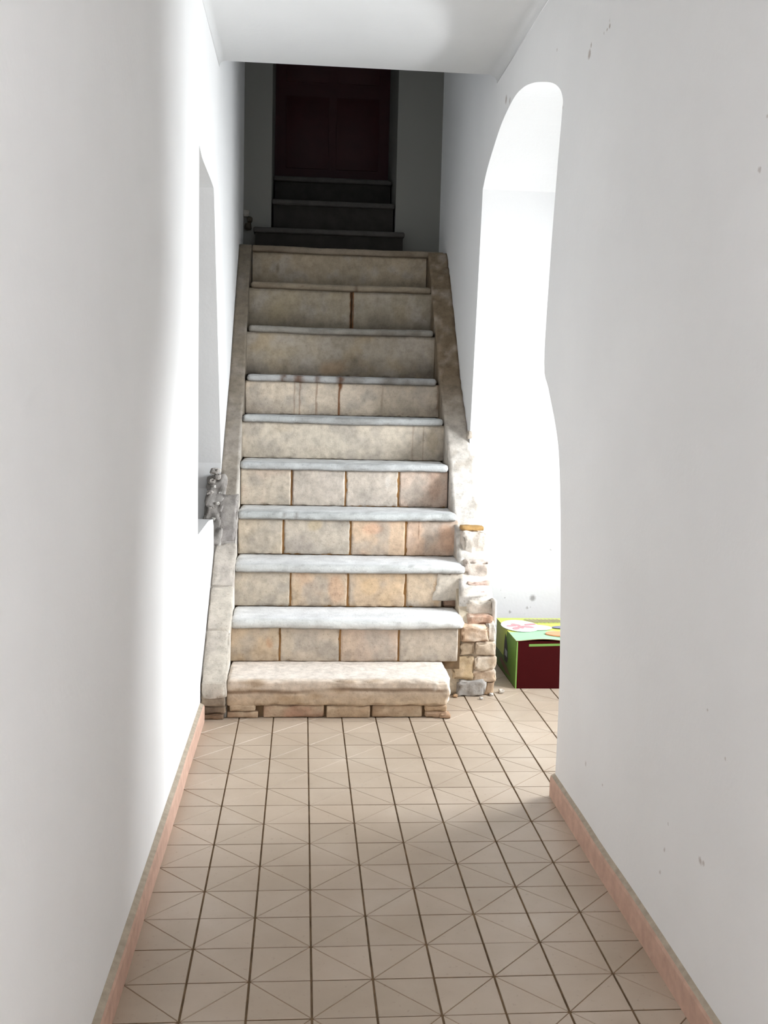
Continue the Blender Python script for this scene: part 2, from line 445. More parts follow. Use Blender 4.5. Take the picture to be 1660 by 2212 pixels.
for cx, cy, dg in stuff_tiles:
    k = len(v); h = TS/2-.002
    v += [(cx-h, cy-h, 0), (cx+h, cy-h, 0), (cx+h, cy+h, 0), (cx-h, cy+h, 0), (cx-h, cy-h, -.0035), (cx+h, cy-h, -.0035), (cx+h, cy+h, -.0035), (cx-h, cy+h, -.0035)]
    f += [[k, k+1, k+2, k+3]] + [[k+i, k+4+i, k+4+(i+1) % 4, k+(i+1) % 4] for i in range(4)]
o = link('floor_tile_field', mesh('floor_tile_field', v, f), m_tile, floor); o['kind'] = 'stuff'

# ------------------------------------------------------------------ staircase
YN = [1.53, 1.81, 2.08, 2.35, 2.61, 2.87, 3.13, 3.38, 3.63, 3.88]
ZN = [0.175, 0.380, 0.595, 0.821, 1.058, 1.299, 1.530, 1.825, 2.110, 2.366]
XTL = [-0.054, -0.061, -0.066, -0.067, -0.072, -0.078, -0.068, -0.075, -0.077, -0.085]
XTR = [0.936, 1.037, 1.070, 1.064, 1.048, 1.050, 1.042, 1.044, 1.055, 1.160]
def znose(y):
    if y <= YN[0]: return ZN[0]-(YN[0]-y)*0.75
    for i in range(9):
        if y <= YN[i+1]: return ZN[i]+(ZN[i+1]-ZN[i])*(y-YN[i])/(YN[i+1]-YN[i])
    return ZN[9]
stairs = bpy.data.objects.new('staircase', None); COL.objects.link(stairs); stairs.location = (0.5, 1.5, 0)
thing(stairs, 'worn stone and brick staircase climbing between white walls to a dark red door', 'staircase')
bpy.context.view_layer.update()
def part(name, me, mat, parent):
    o = bpy.data.objects.new(name, me); COL.objects.link(o)
    if not me.materials: me.materials.append(mat)
    o.parent = parent
    # keep world placement: all meshes are written in world coordinates
    o.matrix_parent_inverse = parent.matrix_world.inverted() if parent.parent is None else (parent.parent.matrix_world @ parent.matrix_parent_inverse).inverted()
    return o

BEIGE, GREY, ORANGE, PINK, OCHRE, DARK = (196, 180, 158), (166, 158, 148), (206, 166, 128), (196, 160, 142), (158, 112, 66), (104, 92, 76)
NOS = 0.030; SL = 0.042
def xs_at(px, n):
    """world x of a pixel column on the riser of step n"""
    zc = (ZN[n-2]+ZN[n-1])/2 if n > 1 else 0.09
    yr = YN[n-1]+NOS
    lo, hi = -0.6, 2.2
    for _ in range(40):
        mid = (lo+hi)/2; d = Vector((mid, yr, zc))-CAM
        if 830+F_PX*d.dot(C_RIGHT)/d.dot(C_FWD) < px: lo = mid
        else: hi = mid
    return mid
def riser_color(n, seed, base, alt, grey=0.5, drips=(), bottom=0.0, patches=()):
    gain = 1.12 if n == 2 else 1.06
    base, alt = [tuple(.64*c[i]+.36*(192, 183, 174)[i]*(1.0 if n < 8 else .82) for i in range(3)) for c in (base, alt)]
    b, a, g = [tuple(min(.8, q*gain) for q in lin(c)) for c in (base, alt, GREY)]
    z0 = ZN[n-2] if n > 1 else 0; z1 = ZN[n-1]-SL
    dk, oc = lin((82, 74, 64)), lin((112, 70, 38))
    dr = [(xs_at(px, n), wd, k, ze) for px, wd, k, ze in drips]
    pt = [(xs_at(px, n), z0+(z1-z0)*zf, rx, rz, lin(tuple(.7*c[i]+.3*base[i] for i in range(3))), k*.75) for px, zf, rx, rz, c, k in patches]
    def fn(p):
        x, z = p[0], p[2]; t = (z-z0)/(z1-z0)
        c = mix(b, a, sstep(-0.1, 0.4, fbm(x, 0, z, 5.5, seed)))
        c = mix(c, g, grey*sstep(-0.05, 0.35, fbm(x, 3, z, 8, seed+4)))
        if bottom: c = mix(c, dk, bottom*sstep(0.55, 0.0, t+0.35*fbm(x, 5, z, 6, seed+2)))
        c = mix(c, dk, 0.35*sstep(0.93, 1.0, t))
        for (cx, cz, rx, rz, cc, k) in pt:
            d = math.hypot((x-cx)/rx, (z-cz)/rz)+0.5*fbm(x, 9, z, 14, seed)
            c = mix(c, cc, k*sstep(1.25, 0.55, d))
        for (dx, wd, k, ze) in dr:
            w_ = wd*(0.75+0.5*nz(x, 1, z, 30, seed))
            c = mix(c, oc, k*sstep(w_, w_*0.3, abs(x-dx-0.004*nz(0, 0, z, 14, seed)))*sstep(ze-0.12, ze, t))
        k = 1+0.14*fbm(x, 0, z, 40, seed)
        return tuple(v*k for v in c)
    return fn
steps = []
def step_core(n, x0, x1):
    z0 = ZN[n-2] if n > 1 else 0.0
    y0 = YN[n-1]+NOS+0.028; y1 = (YN[n]+NOS+.03) if n < 10 else YE-.003
    me = boxes_mesh('step', [(x0, x1, y0, y1, z0-(0.04 if n > 1 else 0), ZN[n-1]-SL+.004)])
    o = part('step', me, m_grout, stairs); steps.append(o); return o
def tread(n, core, x0, x1, color, seed, chips=(), thick=SL, r=0.019, bow=0.0):
    y0 = YN[n-1]; y1 = (YN[n]+NOS+.015) if n < 10 else YE-.003
    z1 = ZN[n-1]; z0 = z1-thick
    def warp(p):
        e = sstep(y0+.10, y0, p[1])
        wob = 0.005*nz(p[0], 0, 0, 4.2, seed)+0.003*nz(p[0], 0, 0, 13, seed)
        dz = -0.006*max(0, nz(p[0], p[1], 0, 3.0, seed+3))*e - bow*e*max(0, 1-((p[0]-0.5)/0.4)**2)
        return Vector((p[0], p[1]+wob*e, p[2]+dz))
    me = rough_box((x0, x1, y0, y1, z0, z1), r, (70, 8, 2), 0.0028, seed, 24, warp, color, chips)
    return part('tread', me, m_stone, core)
def stone_color(n, seed, top, edge, dirt=0.0, stains=()):
    t_, e_ = lin(top), lin(edge); dk = lin((92, 78, 62))
    y0, z1 = YN[n-1], ZN[n-1]
    ss = [(xs_at(px, n), wd, k) for px, wd, k in stains]
    def fn(p):
        f_ = sstep(y0+.035, y0+.008, p[1])
        c = mix(t_, e_, f_)
        c = mix(c, dk, dirt*sstep(-.1, .35, fbm(p[0], p[1]*2, p[2], 6, seed)))
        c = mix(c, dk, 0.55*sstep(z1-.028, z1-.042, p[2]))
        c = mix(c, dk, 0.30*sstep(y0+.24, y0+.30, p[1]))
        for sx, wd, k in ss:
            c = mix(c, lin((88, 58, 36)), k*sstep(wd, wd*.2, abs(p[0]-sx)+.01*nz(p[0], 0, p[2], 40, seed))*f_)
        k = 1+.16*fbm(p[0], p[1], p[2], 16, seed)
        return tuple(v*k for v in c)
    return fn

# --- step 1: squat plastered block on two courses of broken brick
def build_first():
    x0, x1 = XTL[0], XTR[0]; y0 = YN[0]
    core = part('step', boxes_mesh('step', [(x0, x1-.03, y0+.035, 1.88, 0, .150)]), m_grout, stairs); steps.append(core)
    top, bro, och = lin((222, 212, 202)), lin((186, 164, 138)), lin((166, 138, 104))
    def col(p):
        f_ = sstep(y0+.03, y0+.004, p[1])
        t = sstep(.175, .06, p[2])
        c = mix(top, bro, f_*(.45+.5*t))
        c = mix(c, och, f_*.55*sstep(.0, .4, fbm(p[0]*.6, 0, p[2]*2, 8, 3)))
        c = mix(c, lin((100, 72, 46)), f_*.7*sstep(.012, .003, abs(p[2]-.128-.012*nz(p[0], 0, 0, 5, 2)))*sstep(-.1, .2, nz(p[0], 0, 0, 4, 8)))
        c = mix(c, lin((205, 196, 184)), .8*sstep(.012, .0, abs(p[0]-.86))*f_*sstep(.12, .14, p[2]))
        k = 1+.2*fbm(p[0], p[1], p[2], 18, 5); return tuple(v*k for v in c)
    def warp(p):
        q = p.copy(); e = sstep(y0+.06, y0, p[1])
        lowedge = .058+.016*fbm(p[0], 0, 0, 7, 1)
        if q[2] < .075: q[2] += (lowedge-.058)*e
        q[1] += e*(.006*fbm(p[0], 0, p[2], 9, 4)+.008*sstep(.15, .06, p[2])+.010*sstep(.012, .0, abs(p[2]-.126))*max(0, nz(p[0], 0, 0, 3, 1)))
        if p[2] > .16 and p[0] > .84: q[2] -= .006*e
        return q
    me = rough_box((x0, x1, y0, 1.875, .058, ZN[0]), .010, (120, 10, 14), .004, 11, 16, warp, col,
                   chips=((x1, y0, ZN[0], .07, .022), (x1, y0, .06, .06, .02)))
    part('tread', me, m_vcol, core)
    # courses of brick under the crumbling edge
    cs = [(164, 136, 112), (172, 138, 116), (176, 152, 126), (168, 142, 116)]
    px = [(490, 560, 0), (569, 702, 1), (705, 801, 1), (803, 914, 1), (918, 968, 0)]
    for i, (a, b, t) in enumerate(px):
        xa, xb = xs_at(a, 1)+.002, xs_at(b, 1)-.003
        me = rough_box((xa, xb, y0+.012+.006*(i % 2), y0+.10, .002, .056 if t else .030), .007, (8, 2, 3), .004, 20+i, 20, None, flat_color(cs[i % 4], .14, i, (184, 164, 140)))
        part('brick', me, m_rough, core)
    me = rough_box((xs_at(497, 1), xs_at(553, 1), y0+.008, y0+.10, .033, .066), .007, (6, 2, 3), .004, 31, 20, None, flat_color((182, 162, 138), .14, 3)); part('brick', me, m_rough, core)
    me = rough_box((xs_at(918, 1), xs_at(965, 1), y0+.014, y0+.10, .030, .056), .007, (6, 2, 3), .004, 32, 20, None, flat_color((176, 150, 122), .14, 3)); part('brick', me, m_rough, core)
    me = rough_box((xs_at(950, 1), xs_at(974, 1), y0+.00, y0+.05, .0, .022), .008, (4, 2, 3), .006, 33, 30, None, flat_color((160, 132, 108), .14, 3)); part('brick', me, m_rough, core)
build_first()

# --- steps 2 to 10: riser of bricks or render, stone tread with rounded nosing
DK2 = (162, 151, 133)
RIS = {
 2: dict(px=[497, 605, 735, 862, 990], base=[(190,166,136),(184,168,148),(190,166,146),(182,168,150)], alt=[(176,150,116),(170,154,134),(186,160,136),(170,158,142)],
         patches=[[(583,.55,.022,.03,(172,122,86),.8),(592,.75,.03,.05,(206,190,164),.6)], [(620,.5,.04,.07,(204,186,158),.5)], [], []], drips=[[], [], [], []], bottom=.25),
 3: dict(px=[505, 628, 752, 877, 955], base=[(192,178,156),(200,174,144),(204,172,136),(200,174,142)], alt=[(178,166,150),(196,156,122),(212,176,132),(190,166,138)],
         patches=[[], [(728,.5,.045,.08,(200,152,118),.7),(640,.4,.03,.07,(180,156,120),.5)], [(800,.6,.05,.05,(214,178,130),.6)], [(945,.4,.02,.09,(186,150,110),.6)]], drips=[[(637,.014,.35,.1)], [], [], []], bottom=.2),
 4: dict(px=[515, 612, 758, 877, 990], base=[(196,180,156),(192,180,162),(212,178,144),(208,176,152)], alt=[(180,170,154),(172,164,154),(208,160,130),(206,168,138)],
         patches=[[(560,.3,.09,.07,(168,160,150),.7)], [(650,.3,.07,.06,(160,150,142),.8),(680,.85,.04,.03,(206,180,130),.6)], [(800,.75,.06,.03,(210,150,120),.6)], [(965,.5,.05,.08,(196,140,104),.6)]], drips=[[], [(614,.006,.5,.4)], [], [(905,.003,.5,.3)]], bottom=.12),
 5: dict(px=[520, 630, 747, 862, 968], base=[(200,186,166),(198,186,172),(196,184,170),(196,172,154)], alt=[(198,176,156),(190,180,170),(186,176,166),(184,150,130)],
         patches=[[], [], [(838,.7,.014,.03,(228,222,214),.9)], [(940,.6,.04,.08,(176,136,110),.5)]], drips=[[], [(632,.006,.8,.2)], [], []], bottom=.12),
 6: dict(px=[522, 966], base=[(202,190,170)], alt=[(190,180,162)], patches=[[(935,.55,.035,.08,(170,152,122),.6),(610,.85,.05,.02,(178,162,138),.5)]], drips=[[(892,.01,.3,.0),(915,.007,.3,.0)]], bottom=.22),
 7: dict(px=[530, 950], base=[(200,184,162)], alt=[(188,172,148)], patches=[[(560,.15,.11,.05,(150,142,134),.6),(880,.4,.09,.05,(166,158,142),.5)]],
         drips=[[(733,.011,.95,.0),(735,.020,.9,.85),(684,.009,.5,.05),(648,.008,.5,.0),(636,.007,.4,.05),(826,.012,.25,.3),(948,.02,.5,.3)]], bottom=.3),
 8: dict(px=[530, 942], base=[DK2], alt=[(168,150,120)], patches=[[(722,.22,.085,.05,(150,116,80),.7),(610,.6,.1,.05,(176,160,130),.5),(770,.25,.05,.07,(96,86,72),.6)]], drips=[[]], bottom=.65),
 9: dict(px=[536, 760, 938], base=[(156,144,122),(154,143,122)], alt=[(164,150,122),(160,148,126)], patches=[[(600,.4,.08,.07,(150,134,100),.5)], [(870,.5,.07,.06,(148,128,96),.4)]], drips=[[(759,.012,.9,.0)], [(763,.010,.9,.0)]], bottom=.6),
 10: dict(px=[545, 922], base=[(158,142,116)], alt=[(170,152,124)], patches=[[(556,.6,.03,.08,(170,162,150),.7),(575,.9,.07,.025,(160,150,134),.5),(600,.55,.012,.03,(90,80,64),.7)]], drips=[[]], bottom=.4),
}
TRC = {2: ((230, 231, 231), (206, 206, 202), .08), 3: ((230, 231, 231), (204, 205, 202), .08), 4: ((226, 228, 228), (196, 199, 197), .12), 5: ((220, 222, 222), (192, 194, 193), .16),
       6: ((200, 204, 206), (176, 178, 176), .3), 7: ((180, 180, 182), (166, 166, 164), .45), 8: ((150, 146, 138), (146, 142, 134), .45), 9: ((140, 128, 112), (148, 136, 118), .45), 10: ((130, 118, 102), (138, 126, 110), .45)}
STN = {7: [(735, .028, .9), (645, .040, .85), (684, .026, .7), (612, .016, .8), (945, .02, .7)], 9: [(768, .02, .6), (655, .008, .6)], 4: [(612, .010, .5), (640, .006, .4)]}
for n in range(2, 11):
    R = RIS[n]; y = YN[n-1]+NOS; z0, z1 = ZN[n-2], ZN[n-1]-SL
    core = step_core(n, -0.07, 1.02 if n < 3 else 1.05)
    px = R['px']; multi = len(px) > 2
    for i in range(len(px)-1):
        xa, xb = xs_at(px[i], n), xs_at(px[i+1], n)
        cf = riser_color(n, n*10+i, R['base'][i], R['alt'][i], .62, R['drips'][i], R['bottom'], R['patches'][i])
        g = .0042 if multi else 0
        dy = .004*nz(n*3.1, i*2.7, 0, 1) if multi else 0
        ncx = max(10, int((xb-xa)/.006))
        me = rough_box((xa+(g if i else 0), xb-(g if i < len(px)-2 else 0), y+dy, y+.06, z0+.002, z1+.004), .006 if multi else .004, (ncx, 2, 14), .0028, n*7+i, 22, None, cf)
        part('brick' if multi and n < 9 else 'riser_panel', me, m_vcol, core)
    if multi and n < 9:   # ochre mortar behind the joints
        part('mortar_joint', rough_box((xs_at(px[0], n)+.01, xs_at(px[-1], n)-.01, y+.006, y+.05, z0+.001, z1+.003), .002, (30, 1, 4), .003, n, 30, None, flat_color((150, 112, 70), .25, n)), m_rough, core)
    if n == 3:   # loose render patch over the right end of the riser
        pc = flat_color((206, 196, 182), .08, 3)
        def wpatch(p):
            q = p.copy(); t = (p[2]-z0)/(z1-z0)
            if p[0] < xs_at(965, 3): q[0] += .03*(t-.5)+.012*nz(0, 0, p[2], 40, 2)
            return q
        part('render_patch', rough_box((xs_at(938, 3), xs_at(1002, 3), y-.006, y+.03, z0+.035, z1), .008, (10, 2, 8), .004, 77, 24, wpatch, pc), m_vcol, core)
        part('brick', rough_box((xs_at(960, 3), xs_at(1000, 3), y+.01, y+.05, z0+.001, z0+.045), .008, (6, 2, 4), .004, 78, 24, None, flat_color((150, 124, 106), .15, 2)), m_rough, core)
    t_, e_, d_ = TRC[n]
    ch = []
    if n == 2: ch = [(XTR[1], YN[1], ZN[1], .06, .018), (XTR[1]-.09, YN[1], ZN[1]-.04, .03, .01)]
    if n == 4: ch = [(0.93, YN[3], ZN[3]-SL, .035, .012)]
    if n == 9: ch = [(xs_at(768, 9), YN[8], ZN[8]-.01, .03, .012), (xs_at(655, 9), YN[8], ZN[8]-.01, .02, .008)]
    x0, x1 = XTL[n-1], XTR[n-1]
    tread(n, core, x0, x1, stone_color(n, n, t_, e_, d_, STN.get(n, ())), n*3+1, ch, r=.019 if n < 10 else .012, bow=.004)

# --- low sloping stringers on both sides of the flight
def stringer_mesh(x0f, x1f, ya, yb, ztop, ny, nx, seed, amp, color, zlow=0.0, end_ragged=0.0):
    v, f, cols = [], [], []
    ys_ = lerp_list(ya, yb, ny)
    for j, yy in enumerate(ys_):
        xa, xb, zt = x0f(yy), x1f(yy), ztop(yy)
        ring = [(xa, max(zlow, zt-.45)), (xa, zt-.02)] + [(xa+(xb-xa)*i/nx, zt) for i in range(nx+1)] + [(xb, zt-.012), (xb, zt-.03), (xb, max(zlow, zt-.22)), (xb, max(zlow, zt-.45))]
        for x, z in ring:
            a = amp*fbm(x, yy, z, 16, seed)
            xx = min(max(x+a*.6, XL+.001), XR-.001 if yy > 2.69 else 9); p = Vector((xx, yy, z+a)); v.append(p); cols.append(color(p))
    k = nx+7
    for j in range(ny):
        for i in range(k-1):
            f.append([j*k+i, j*k+i+1, (j+1)*k+i+1, (j+1)*k+i])
        f.append([j*k+k-1, j*k, (j+1)*k, (j+1)*k+k-1])
    f += [list(range(k)), list(range(ny*k, ny*k+k))[::-1]]
    me = mesh('stringer', v, f, True, cols)
    bm = bmesh.new(); bm.from_mesh(me); bmesh.ops.recalc_face_normals(bm, faces=bm.faces[:]); bm.to_mesh(me); bm.free()
    return me
# left
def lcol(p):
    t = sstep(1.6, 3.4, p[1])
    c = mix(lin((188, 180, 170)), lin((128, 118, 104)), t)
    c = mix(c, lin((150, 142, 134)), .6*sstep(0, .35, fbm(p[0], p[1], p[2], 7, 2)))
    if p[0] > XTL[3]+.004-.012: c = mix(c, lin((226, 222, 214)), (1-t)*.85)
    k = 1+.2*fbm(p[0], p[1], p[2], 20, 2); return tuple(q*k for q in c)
def zl(y): return znose(y)+.012
xin = lambda y: XTL[0]+(-.085-XTL[0])*sstep(1.5, 3.9, y)
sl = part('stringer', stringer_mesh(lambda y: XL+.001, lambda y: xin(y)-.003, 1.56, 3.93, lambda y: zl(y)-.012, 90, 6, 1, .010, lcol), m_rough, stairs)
for i, (ya, yb, c, c2) in enumerate([(1.505, 1.745, (196, 188, 176), (180, 172, 162)), (1.752, 1.955, (200, 192, 180), (184, 176, 166)), (1.962, 2.17, (192, 184, 174), (180, 172, 164)), (2.178, 2.42, (172, 166, 160), (156, 150, 146))]):
    def wz(p): return Vector((p[0]+.0, p[1], p[2]+znose(p[1])))
    me = rough_box((XL+.007, xin((ya+yb)/2), ya, yb, -.06, .014+.003*(i % 2)), .007, (6, 14, 3), .005 if i < 3 else .012, 50+i, 18, wz, flat_color(c, .10, i, c2))
    part('coping_block', me, m_rough, sl)
# front foot of the left stringer
for i, (b, c, c2) in enumerate([((XL+.004, XTL[0]-.006, 1.512, 1.62, .062, .168), (172, 158, 140), (136, 124, 110)), ((XL+.012, XTL[0]-.012, 1.522, 1.62, .0, .026), (146, 122, 100), (120, 104, 88)),
                             ((XL+.008, XTL[0]-.004, 1.518, 1.62, .028, .062), (140, 124, 106), (118, 104, 90))]):
    part('brick', rough_box(b, .008, (8, 3, 8), .006, 60+i, 20, None, flat_color(c, .14, i, c2)), m_rough, sl)
# rubble where the stringer meets the niche
def wrub(p):
    e = .014*fbm(p[0], p[1], p[2], 26, 8)
    return Vector((p[0]+(e*1.6 if p[0] < -.19 else 0), p[1], p[2]+znose(p[1])+(.018*fbm(p[0], p[1], 0, 30, 3) if p[2] > 0 else 0)))
me = rough_box((-.228, -.13, 2.145, 2.525, -.055, .020), .014, (8, 30, 5), .010, 91, 22, wrub, flat_color((172, 167, 162), .16, 2, (140, 135, 130), 16))
part('rubble_fill', me, m_rough, sl)
random.seed(11)
for i, (px, py, s) in enumerate([(464, 1018, .022), (458, 1040, .020), (470, 1030, .018), (455, 1066, .020), (463, 1052, .012), (476, 1066, .010), (456, 1072, .010), (474, 1016, .010), (456, 1098, .016), (462, 1122, .012), (470, 1088, .012)]):
    # lies where the pixel's ray meets the sloping top of the stringer
    yy = 2.0
    while yy < 2.52 and at(px, py, 1, yy).z > znose(yy)+.015: yy += .005
    P = at(px, py, 1, min(yy, 2.50-s))
    me = rough_box((P.x-s, P.x+s, P.y-s, P.y+s, P.z-s*.9, P.z+s*.8), s*.6, (4, 4, 4), s*.35, 80+i, .9/s, None, flat_color((178, 172, 166) if s > .013 else (212, 208, 202), .16, i, (144, 138, 132) if s > .013 else None))
    part('rubble_stone', me, m_rough, sl)
# right: hacked-back stringer along the wall, then open masonry down to the floor
def zr(y): return znose(y) - .075*sstep(2.75, 2.45, y) - .010
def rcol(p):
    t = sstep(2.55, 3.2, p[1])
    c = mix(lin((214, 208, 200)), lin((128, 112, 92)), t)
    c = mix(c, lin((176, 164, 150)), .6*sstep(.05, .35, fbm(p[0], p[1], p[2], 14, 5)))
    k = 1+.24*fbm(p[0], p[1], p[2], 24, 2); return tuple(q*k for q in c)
xri = lambda y: 1.03+.025*sstep(1.9, 2.3, y)
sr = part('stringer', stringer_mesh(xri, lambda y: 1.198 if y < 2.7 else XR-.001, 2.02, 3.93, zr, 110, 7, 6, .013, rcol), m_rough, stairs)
sr['label'] = 'hacked back stringer of open brick and mortar'
# masonry pieces of its broken end: (pixel box, front y, depth, colour)
PIER = [((989, 1472, 1050, 1508), 1.865, .16, (150, 148, 146), (120, 118, 116), .011, 'stone'),
        ((1048, 1472, 1068, 1500), 1.885, .14, (168, 136, 104), (140, 112, 86), .007, 'stone'),
        ((977, 1418, 1026, 1470), 1.880, .14, (192, 164, 122), (176, 148, 108), .009, 'stone'),
        ((1026, 1418, 1073, 1450), 1.872, .14, (184, 162, 136), (200, 186, 166), .008, 'brick'),
        ((1020, 1449, 1072, 1474), 1.880, .14, (180, 152, 124), (202, 186, 168), .008, 'brick'),
        ((1028, 1388, 1073, 1417), 1.868, .15, (186, 166, 142), (176, 156, 134), .006, 'brick'),
        ((992, 1388, 1027, 1416), 1.880, .15, (180, 158, 130), (196, 178, 150), .008, 'brick'),
        ((996, 1354, 1058, 1387), 1.866, .15, (188, 154, 124), (200, 176, 152), .008, 'brick'),
        ((1052, 1350, 1073, 1387), 1.890, .12, (214, 206, 196), (190, 180, 168), .008, 'stone'),
        ((1012, 1331, 1066, 1350), 1.925, .12, (164, 122, 98), (190, 160, 136), .005, 'brick'),
        ((1009, 1301, 1066, 1330), 1.985, .12, (214, 206, 194), (190, 174, 156), .006, 'brick'),
        ((1064, 1296, 1075, 1352), 1.955, .14, (222, 218, 212), (206, 200, 192), .006, 'stone'),
        ((1010, 1277, 1062, 1299), 2.035, .12, (168, 116, 98), (190, 146, 128), .005, 'brick'),
        ((1009, 1257, 1062, 1276), 2.070, .12, (206, 180, 166), (190, 150, 136), .006, 'brick'),
        ((1006, 1214, 1060, 1256), 2.120, .14, (216, 204, 194), (190, 172, 160), .013, 'stone'),
        ((1000, 1149, 1054, 1212), 2.240, .16, (222, 214, 204), (190, 176, 164), .015, 'stone')]
for i, (pb, yf, dp, c, c2, am, nm) in enumerate(PIER):
    c = tuple(.7*c[k]+.3*(206, 194, 180)[k] for k in range(3)); c2 = tuple(.6*c2[k]+.4*(222, 214, 204)[k] for k in range(3))
    A = at(pb[0], pb[3], 1, yf); B = at(pb[2], pb[1], 1, yf)
    tw, sh = .10*nz(i*1.7, 0, 0, 1, 3), .16*nz(i*2.3, 4, 0, 1, 5); xm, zm = (A.x+B.x)/2, (A.z+B.z)/2
    def wp(p): return Vector((p[0]+sh*(p[2]-zm), p[1]+.10*sh*(p[0]-xm), max(0, p[2]+tw*(p[0]-xm)+.006*nz(p[0], 0, p[2], 16, i))))
    me = rough_box((A.x, B.x, yf, yf+dp, max(A.z, 0.0), B.z), .010, (10, 4, 8), am*1.35, 100+i, 20, wp, flat_color(c, .16, i, c2, 14))
    part(nm, me, m_rough, sr)
# mortar bedding behind them
def bedding(p):
    return tuple(q*(1+.2*fbm(p[0], p[1], p[2], 18, 3)) for q in lin((206, 192, 170)))
v, f = grid_box(lerp_list(.955, 1.196, 10), lerp_list(1.90, 2.14, 10), lerp_list(0, 1, 14))
v2 = []
for p in v:
    top_ = zr(max(p[1]-.02, 1.9))-.03 if p[1] > 1.95 else .33
    top_ = min(.33+max(0, p[1]-1.93)*.85, zr(p[1]+.05)-.01)
    x = p[0] if p[2]*top_ < .30 else max(p[0], 1.03)
    q = Vector((x, p[1], p[2]*top_)); a = .008*fbm(q[0], q[1], q[2], 20, 7); v2.append(q+Vector((-a*.4, a, 0)))
part('mortar', mesh('mortar', v2, f, True, [bedding(p) for p in v2]), m_rough, sr)
# ochre crack filler
A = at(997, 1147, 1, 2.30); B = at(1045, 1137, 1, 2.30)
part('mortar', rough_box((A.x, B.x, 2.285, 2.36, A.z+.004, B.z), .004, (8, 3, 2), .004, 140, 24, None, flat_color((186, 150, 98), .1, 2)), m_rough, sr)
# crumbs of the fallen plaster edge by the wall corner
A = at(1016, 936, 1, 2.67)
part('rubble_stone', rough_box((A.x-.02, A.x+.012, 2.655, 2.69, A.z-.03, A.z+.012), .011, (3, 3, 3), .008, 141, 30, None, flat_color((170, 160, 148), .1, 2)), m_rough, sr)

# --- upper dark steps into the doorway
for i, (x0, x1, yf, zt, zb) in enumerate([(-.09, .925, 4.14, 2.522, 2.368), (DX0+.004, DX1-.004, 4.304, 2.738, 2.50), (DX0+.004, DX1-.004, 4.60, 2.955, 2.72)]):
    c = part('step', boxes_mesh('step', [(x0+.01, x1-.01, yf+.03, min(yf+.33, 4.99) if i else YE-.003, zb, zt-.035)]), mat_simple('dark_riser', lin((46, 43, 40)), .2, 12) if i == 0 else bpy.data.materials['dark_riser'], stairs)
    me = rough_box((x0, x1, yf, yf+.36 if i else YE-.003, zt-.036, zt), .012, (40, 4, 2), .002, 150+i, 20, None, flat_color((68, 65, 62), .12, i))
    part('tread', me, m_stone, c)

# ------------------------------------------------------------------ dark red door at the top
d = struct(link('door_1', boxes_mesh('door_1', [(DX0-.02, DX1+.02, YE+.72, YE+.76, 2.955, 4.6)]), m_door))
for (a, b, c_, e) in [(0.10, 0.42, 3.10, 3.62), (0.475, 0.795, 3.10, 3.62), (0.10, 0.42, 3.72, 4.45), (0.475, 0.795, 3.72, 4.45)]:
    me = rough_box((a, b, YE+.713, YE+.722, c_, e), .008, (2, 1, 2), 0, 0)
    o = link('door_panel', me, m_door, d)

# broken plaster patch and crumb at the foot of the stairwell back wall
for i, (px, py, s) in enumerate([(532, 462, .020), (540, 475, .016), (536, 490, .022)]):
    P = at(px, py, 1, YE-.02)
    link('rubble_stone', rough_box((P.x-s, P.x+s, YE-.035, YE+.002, P.z-s, P.z+s*1.3), s*.5, (3, 2, 3), s*.3, 160+i, 40, None, flat_color((150, 146, 138) if i == 0 else (70, 64, 56), .1, i)), m_rough, bpy.data.objects['wall_stairwell_left'])

# ------------------------------------------------------------------ cardboard carton in the passage
BX0, BX1, BY0, BY1, BH = 1.322, 1.752, 1.996, 2.50, 0.243
carton = bpy.data.objects.new('cardboard_box', None); COL.objects.link(carton); carton.location = (BX0, BY0, 0)
thing(carton, 'green and dark red printed cardboard carton on the tiles beside the stairs', 'box')
bpy.context.view_layer.update()
def ctn(name, col, rough=0.5, var=.06): return mat_simple(name, lin(col), var, 9, rough, 0.35 if rough < .7 else 0.08, 0.0)
m_green, m_lime, m_mint = ctn('carton_green', (84, 118, 40)), ctn('carton_lime', (194, 208, 96)), ctn('carton_mint', (150, 196, 156))
m_red, m_black, m_cwhite = ctn('carton_maroon', (64, 13, 15), .8), ctn('carton_black', (34, 30, 30)), ctn('carton_white', (226, 222, 222))
m_rose, m_orange, m_lilac = ctn('carton_rose', (196, 140, 146)), ctn('carton_orange', (232, 150, 110)), ctn('carton_lilac', (120, 118, 150))
m_kraft = ctn('carton_kraft', (168, 134, 96))
m_edge = ctn('carton_edge_green', (120, 160, 80))
def carton_body():
    # open-topped body: maroon front, green side shading to lime at the back third
    me = boxes_mesh('carton_body', [(BX0, BX1, BY0, BY1, 0.0, BH-.004)])
    return me
cb = part('carton_body', carton_body(), m_red, carton)
def quad_panel(name, pts, mat, parent):
    """thin printed panel, 0.6 mm thick, given by its four corners and outward normal"""
    a, b, c, d_ = [Vector(p) for p in pts]; n_ = (b-a).cross(d_-a).normalized()*.0006
    vv = [a, b, c, d_, a+n_, b+n_, c+n_, d_+n_]
    return part(name, mesh(name, vv, [[3,2,1,0],[4,5,6,7],[0,1,5,4],[1,2,6,5],[2,3,7,6],[3,0,4,7]]), mat, parent)
